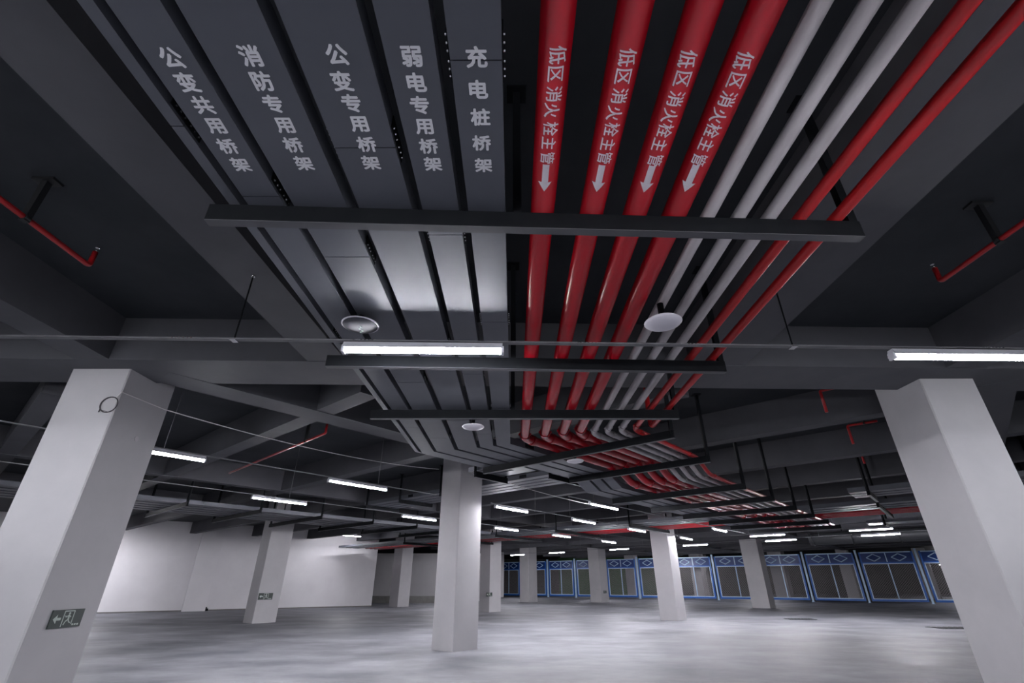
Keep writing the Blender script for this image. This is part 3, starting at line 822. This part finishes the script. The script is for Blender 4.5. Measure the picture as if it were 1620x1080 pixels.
# ---------------------------------------------------------------- hanging cable
def cable(pts, r, label, m='cable', kids=()):
    o0 = Vector(pts[0]); o = thing('cable', label, 'cable', o0)
    MB().tube([Vector(p)-o0 for p in pts], r, 6).obj('wire', M[m], o)
    for nm, ps, rr, mm in kids: MB().tube([Vector(p)-o0 for p in ps], rr, 6).obj(nm, M[mm], o)
    return o
def sag(a, b, s_, n=24): return [a + (b-a)*(k/n) - Vector((0,0,s_*4*(k/n)*(1-k/n))) for k in range(n+1)]
yf = 5.03 - 0.006
A0 = at_y(185, 628, yf)
kx = (xf+0.006) / sight(262, 648).x
A2 = Vector((0,0,HC)) + sight(262, 648)*kx
A1 = Vector((xf+0.006, yf, (A0.z + A2.z)/2 + 0.01))
B = at_y(694, 742, 11.25)
loop = []
for k in range(34):
    t = k/33*2*math.pi*1.7; c = at_y(173, 640, yf)
    loop.append(c + Vector((0.095*math.cos(t+0.6), -0.004 - 0.006*(k/33), 0.095*math.sin(t+0.6)*0.95)))
e = at_y(157, 652, yf)
cable([A0, A1, A2] + sag(A2, B, 0.12)[1:], 0.007, 'thin white cable strung from the near left column to the middle column',
      kids=[('cable_coil', loop + [e + Vector((0,-0.01,0.03)), e + Vector((0,-0.01,0))], 0.006, 'rubber')])
C1 = at_y(764, 750, 11.25); C2 = at_z(930, 797, 2.83)
band = [at_y(694, 742, 11.22), at_y(725, 744, 10.86), at_y(764, 750, 11.22)]
cable([C1] + sag(C1, C2, 0.04)[1:], 0.007, 'thin white cable strung from the middle column to the slanting rail',)

# ---------------------------------------------------------------- blue fence
FT = 3.25                                  # height of the post tops
ftops = [(787, 896.5), (824, 895), (866, 893), (909, 891), (957, 889.5), (1007, 888), (1065, 885.5), (1126, 883), (1197, 880), (1268, 876.5), (1352, 872.5), (1446, 868), (1552, 863)]
fp = [at_z(u, v, FT) for u, v in ftops]
# the fence stands on one straight line across the hall
r0_ = sight(790, 922); pl_ = Vector((r0_.x, r0_.y, 0)) * (55.0 / r0_.y)
pr_ = at_z(1446, 868, FT)
sl = (pr_.y - pl_.y) / (pr_.x - pl_.x); mx, my = 0.0, pl_.y - sl*pl_.x
fl = []
for u, v in ftops:
    r = sight(u, v); t = my / (r.y - sl*r.x); fl.append(Vector((r.x*t, r.y*t, 0)))
FE = {}
def fence_meshes(L):
    key = round(L, 1)
    g0, g1 = 0.16, L-0.16
    T = FT - 0.12
    post = MB().box((-0.06, -0.06, 0), (0.06, 0.06, FT)); post.box((-0.075, -0.075, FT), (0.075, 0.075, FT+0.03)); post.box((-0.11, -0.11, 0), (0.11, 0.11, 0.015))
    fr = MB()
    fr.box((g0, -0.03, 0.10), (g0+0.11, 0.03, T)); fr.box((g1-0.11, -0.03, 0.10), (g1, 0.03, T))
    fr.box((g0+0.11, -0.03, 0.10), (g1-0.11, 0.03, 0.22))
    fr.box((g0+0.11, -0.03, T-0.72), (g1-0.11, 0.03, T-0.64))
    inner = MB(); e0, e1 = g0+0.11, g1-0.11
    inner.box((e0, -0.04, 0.22), (e0+0.05, 0.02, T-0.72)); inner.box((e1-0.05, -0.04, 0.22), (e1, 0.02, T-0.72))
    inner.box((e0, -0.04, 0.22), (e1, 0.02, 0.27)); inner.box((e0, -0.04, T-0.77), (e1, 0.02, T-0.72))
    div = MB().box((L/2-0.03, -0.045, 0.27), (L/2+0.03, 0.01, T-0.77))
    top = MB().box((g0+0.11, -0.035, T-0.07), (g1-0.11, 0.03, T)); top.box((L/2-0.03, -0.035, T-0.64), (L/2+0.03, 0.03, T-0.07))
    sheet = MB().box((g0+0.11, 0.0, T-0.64), (g1-0.11, 0.006, T-0.07))
    return post, fr, inner, div, top, sheet, e0, e1, T
def diamond(cx, cz, w_, h_, t):
    g = MB(); pts = [(cx-w_, cz), (cx, cz+h_), (cx+w_, cz), (cx, cz-h_)]
    for i in range(4):
        a = Vector((pts[i][0], -0.02, pts[i][1])); b = Vector((pts[(i+1) % 4][0], -0.02, pts[(i+1) % 4][1])); g.tube([a, b], t, 4, False)
    return g
def mesh_wire(x0, x1, z0, z1, step, t):
    g = MB(); H = z1-z0
    k = x0 - H
    while k < x1:
        for sgn in (1, -1):
            if sgn == 1:
                ax, az, bx, bz = k, z0, k+H, z1
            else:
                ax, az, bx, bz = k+H, z0, k, z1
            # clip to the opening
            lo_, hi_ = 0.0, 1.0
            dx = bx-ax
            for lim in (x0, x1):
                tt = (lim-ax)/dx
                if (lim == x0) == (dx > 0): lo_ = max(lo_, tt)
                else: hi_ = min(hi_, tt)
            if hi_ - lo_ > 0.01:
                p0 = Vector((ax+dx*lo_, 0, az+(bz-az)*lo_)); p1 = Vector((ax+dx*hi_, 0, az+(bz-az)*hi_))
                d = (p1-p0).normalized(); n = Vector((-d.z, 0, d.x))*t/2; yy = Vector((0, t/2, 0)) * (1 if sgn > 0 else -1)
                b = len(g.v)
                g.add([p0-n, p1-n, p1+n, p0+n, p0-n+yy, p1-n+yy, p1+n+yy, p0+n+yy], [(0,1,2,3), (4,7,6,5), (0,4,5,1), (3,2,6,7)])
        k += step
    return g
nf = len(fl)-1
whr = ['at the left end behind the far column', 'left of the second far column', 'first full one right of the left far column', 'left beside the column with the tiny sign', 'behind the column with the tiny sign', 'right of the column with the tiny sign, green wall behind',
       'behind the column right of centre', 'left beside the column midway to the right', 'behind the column midway to the right', 'right of the column midway to the right, with a lit column behind its mesh', 'fully visible, third from the near right column', 'fully visible, next to the near right column', 'cut off by the near right column']
whr = ['at the left end beside the slim sign column', 'behind the leftmost far column', 'right of the leftmost far column, complete', 'left beside the column with the tiny sign', 'hidden mostly by the column with the tiny sign', 'right of the column with the tiny sign',
       'hidden mostly by the column right of centre', 'between the two columns right of the centre', 'with a brightly lit column behind its mesh', 'complete, left one of the two before the near right column', 'complete, right one of the two before the near right column', 'cut off by the near right column']
for i in range(nf):
    a, b = fl[i], fl[i+1]; L = (b-a).length; ang = math.atan2(b.y-a.y, b.x-a.x)
    o = thing('fence_panel', 'blue mesh fence panel ' + whr[i], 'fence', a, ang, 'blue fence panels')
    post, fr, inner, div, top, sheet, e0, e1, T = fence_meshes(L)
    post.obj('post', M['sky'], o); fr.obj('frame', M['blue'], o); inner.obj('inner_frame', M['sky'], o); div.obj('divider', M['sky'], o)
    top.obj('top_rail', M['sky'], o); sheet.obj('header_sheet', M['bluep'], o)
    for c in (e0 + (L/2-e0)/2, L/2 + (e1-L/2)/2):
        diamond(c, T-0.355, 0.42, 0.22, 0.028).obj('diamond', M['sky'], o)
    wm = mesh_wire(e0+0.05, e1-0.05, 0.27, T-0.77, 0.14, 0.015).obj('wire_mesh', M['mesh'], o); wm['kind'] = 'stuff'

# ---------------------------------------------------------------- floor odds and ends
def drain(u, v, w_, d_, rz, label):
    p = at_z(u, v, 0.0); o = thing('drain_cover', label, 'drain cover', (p.x, p.y, 0), rz)
    MB().box((-w_/2, -d_/2, 0), (w_/2, d_/2, 0.008)).obj('frame', M['bar'], o)
    n = 8
    for k in range(n):
        x = -w_/2 + w_*(k+0.5)/n
        MB().box((x-w_/n*0.3, -d_/2+0.03, 0.008), (x+w_/n*0.3, d_/2-0.03, 0.014)).obj('slat', M['black'], o)
drain(1512, 993, 1.3, 0.7, 0.0, 'dark drain cover on the floor beside the near right column')
drain(1266, 979, 1.0, 0.5, 0.0, 'small dark drain cover on the floor before the blue fence')
for u, l in ((293, 'small dark block at the left foot of the wall pilaster'), (325, 'small dark block at the right foot of the wall pilaster')):
    p = at_z(u, 967, 0.0)
    t = (p - wl_a).dot(wd); p = wl_a + wd*t + wn*0.18
    o = MB(); o.box((-0.14, -0.1, 0), (0.14, 0.1, 0.10)); o.box((-0.10, -0.07, 0.10), (0.08, 0.06, 0.16))
    ob = o.obj('rubble_block', M['bar'], None); ob.location = p; ob.rotation_euler = (0, 0, math.atan2(wd.y, wd.x))
    tag(ob, l, 'block')
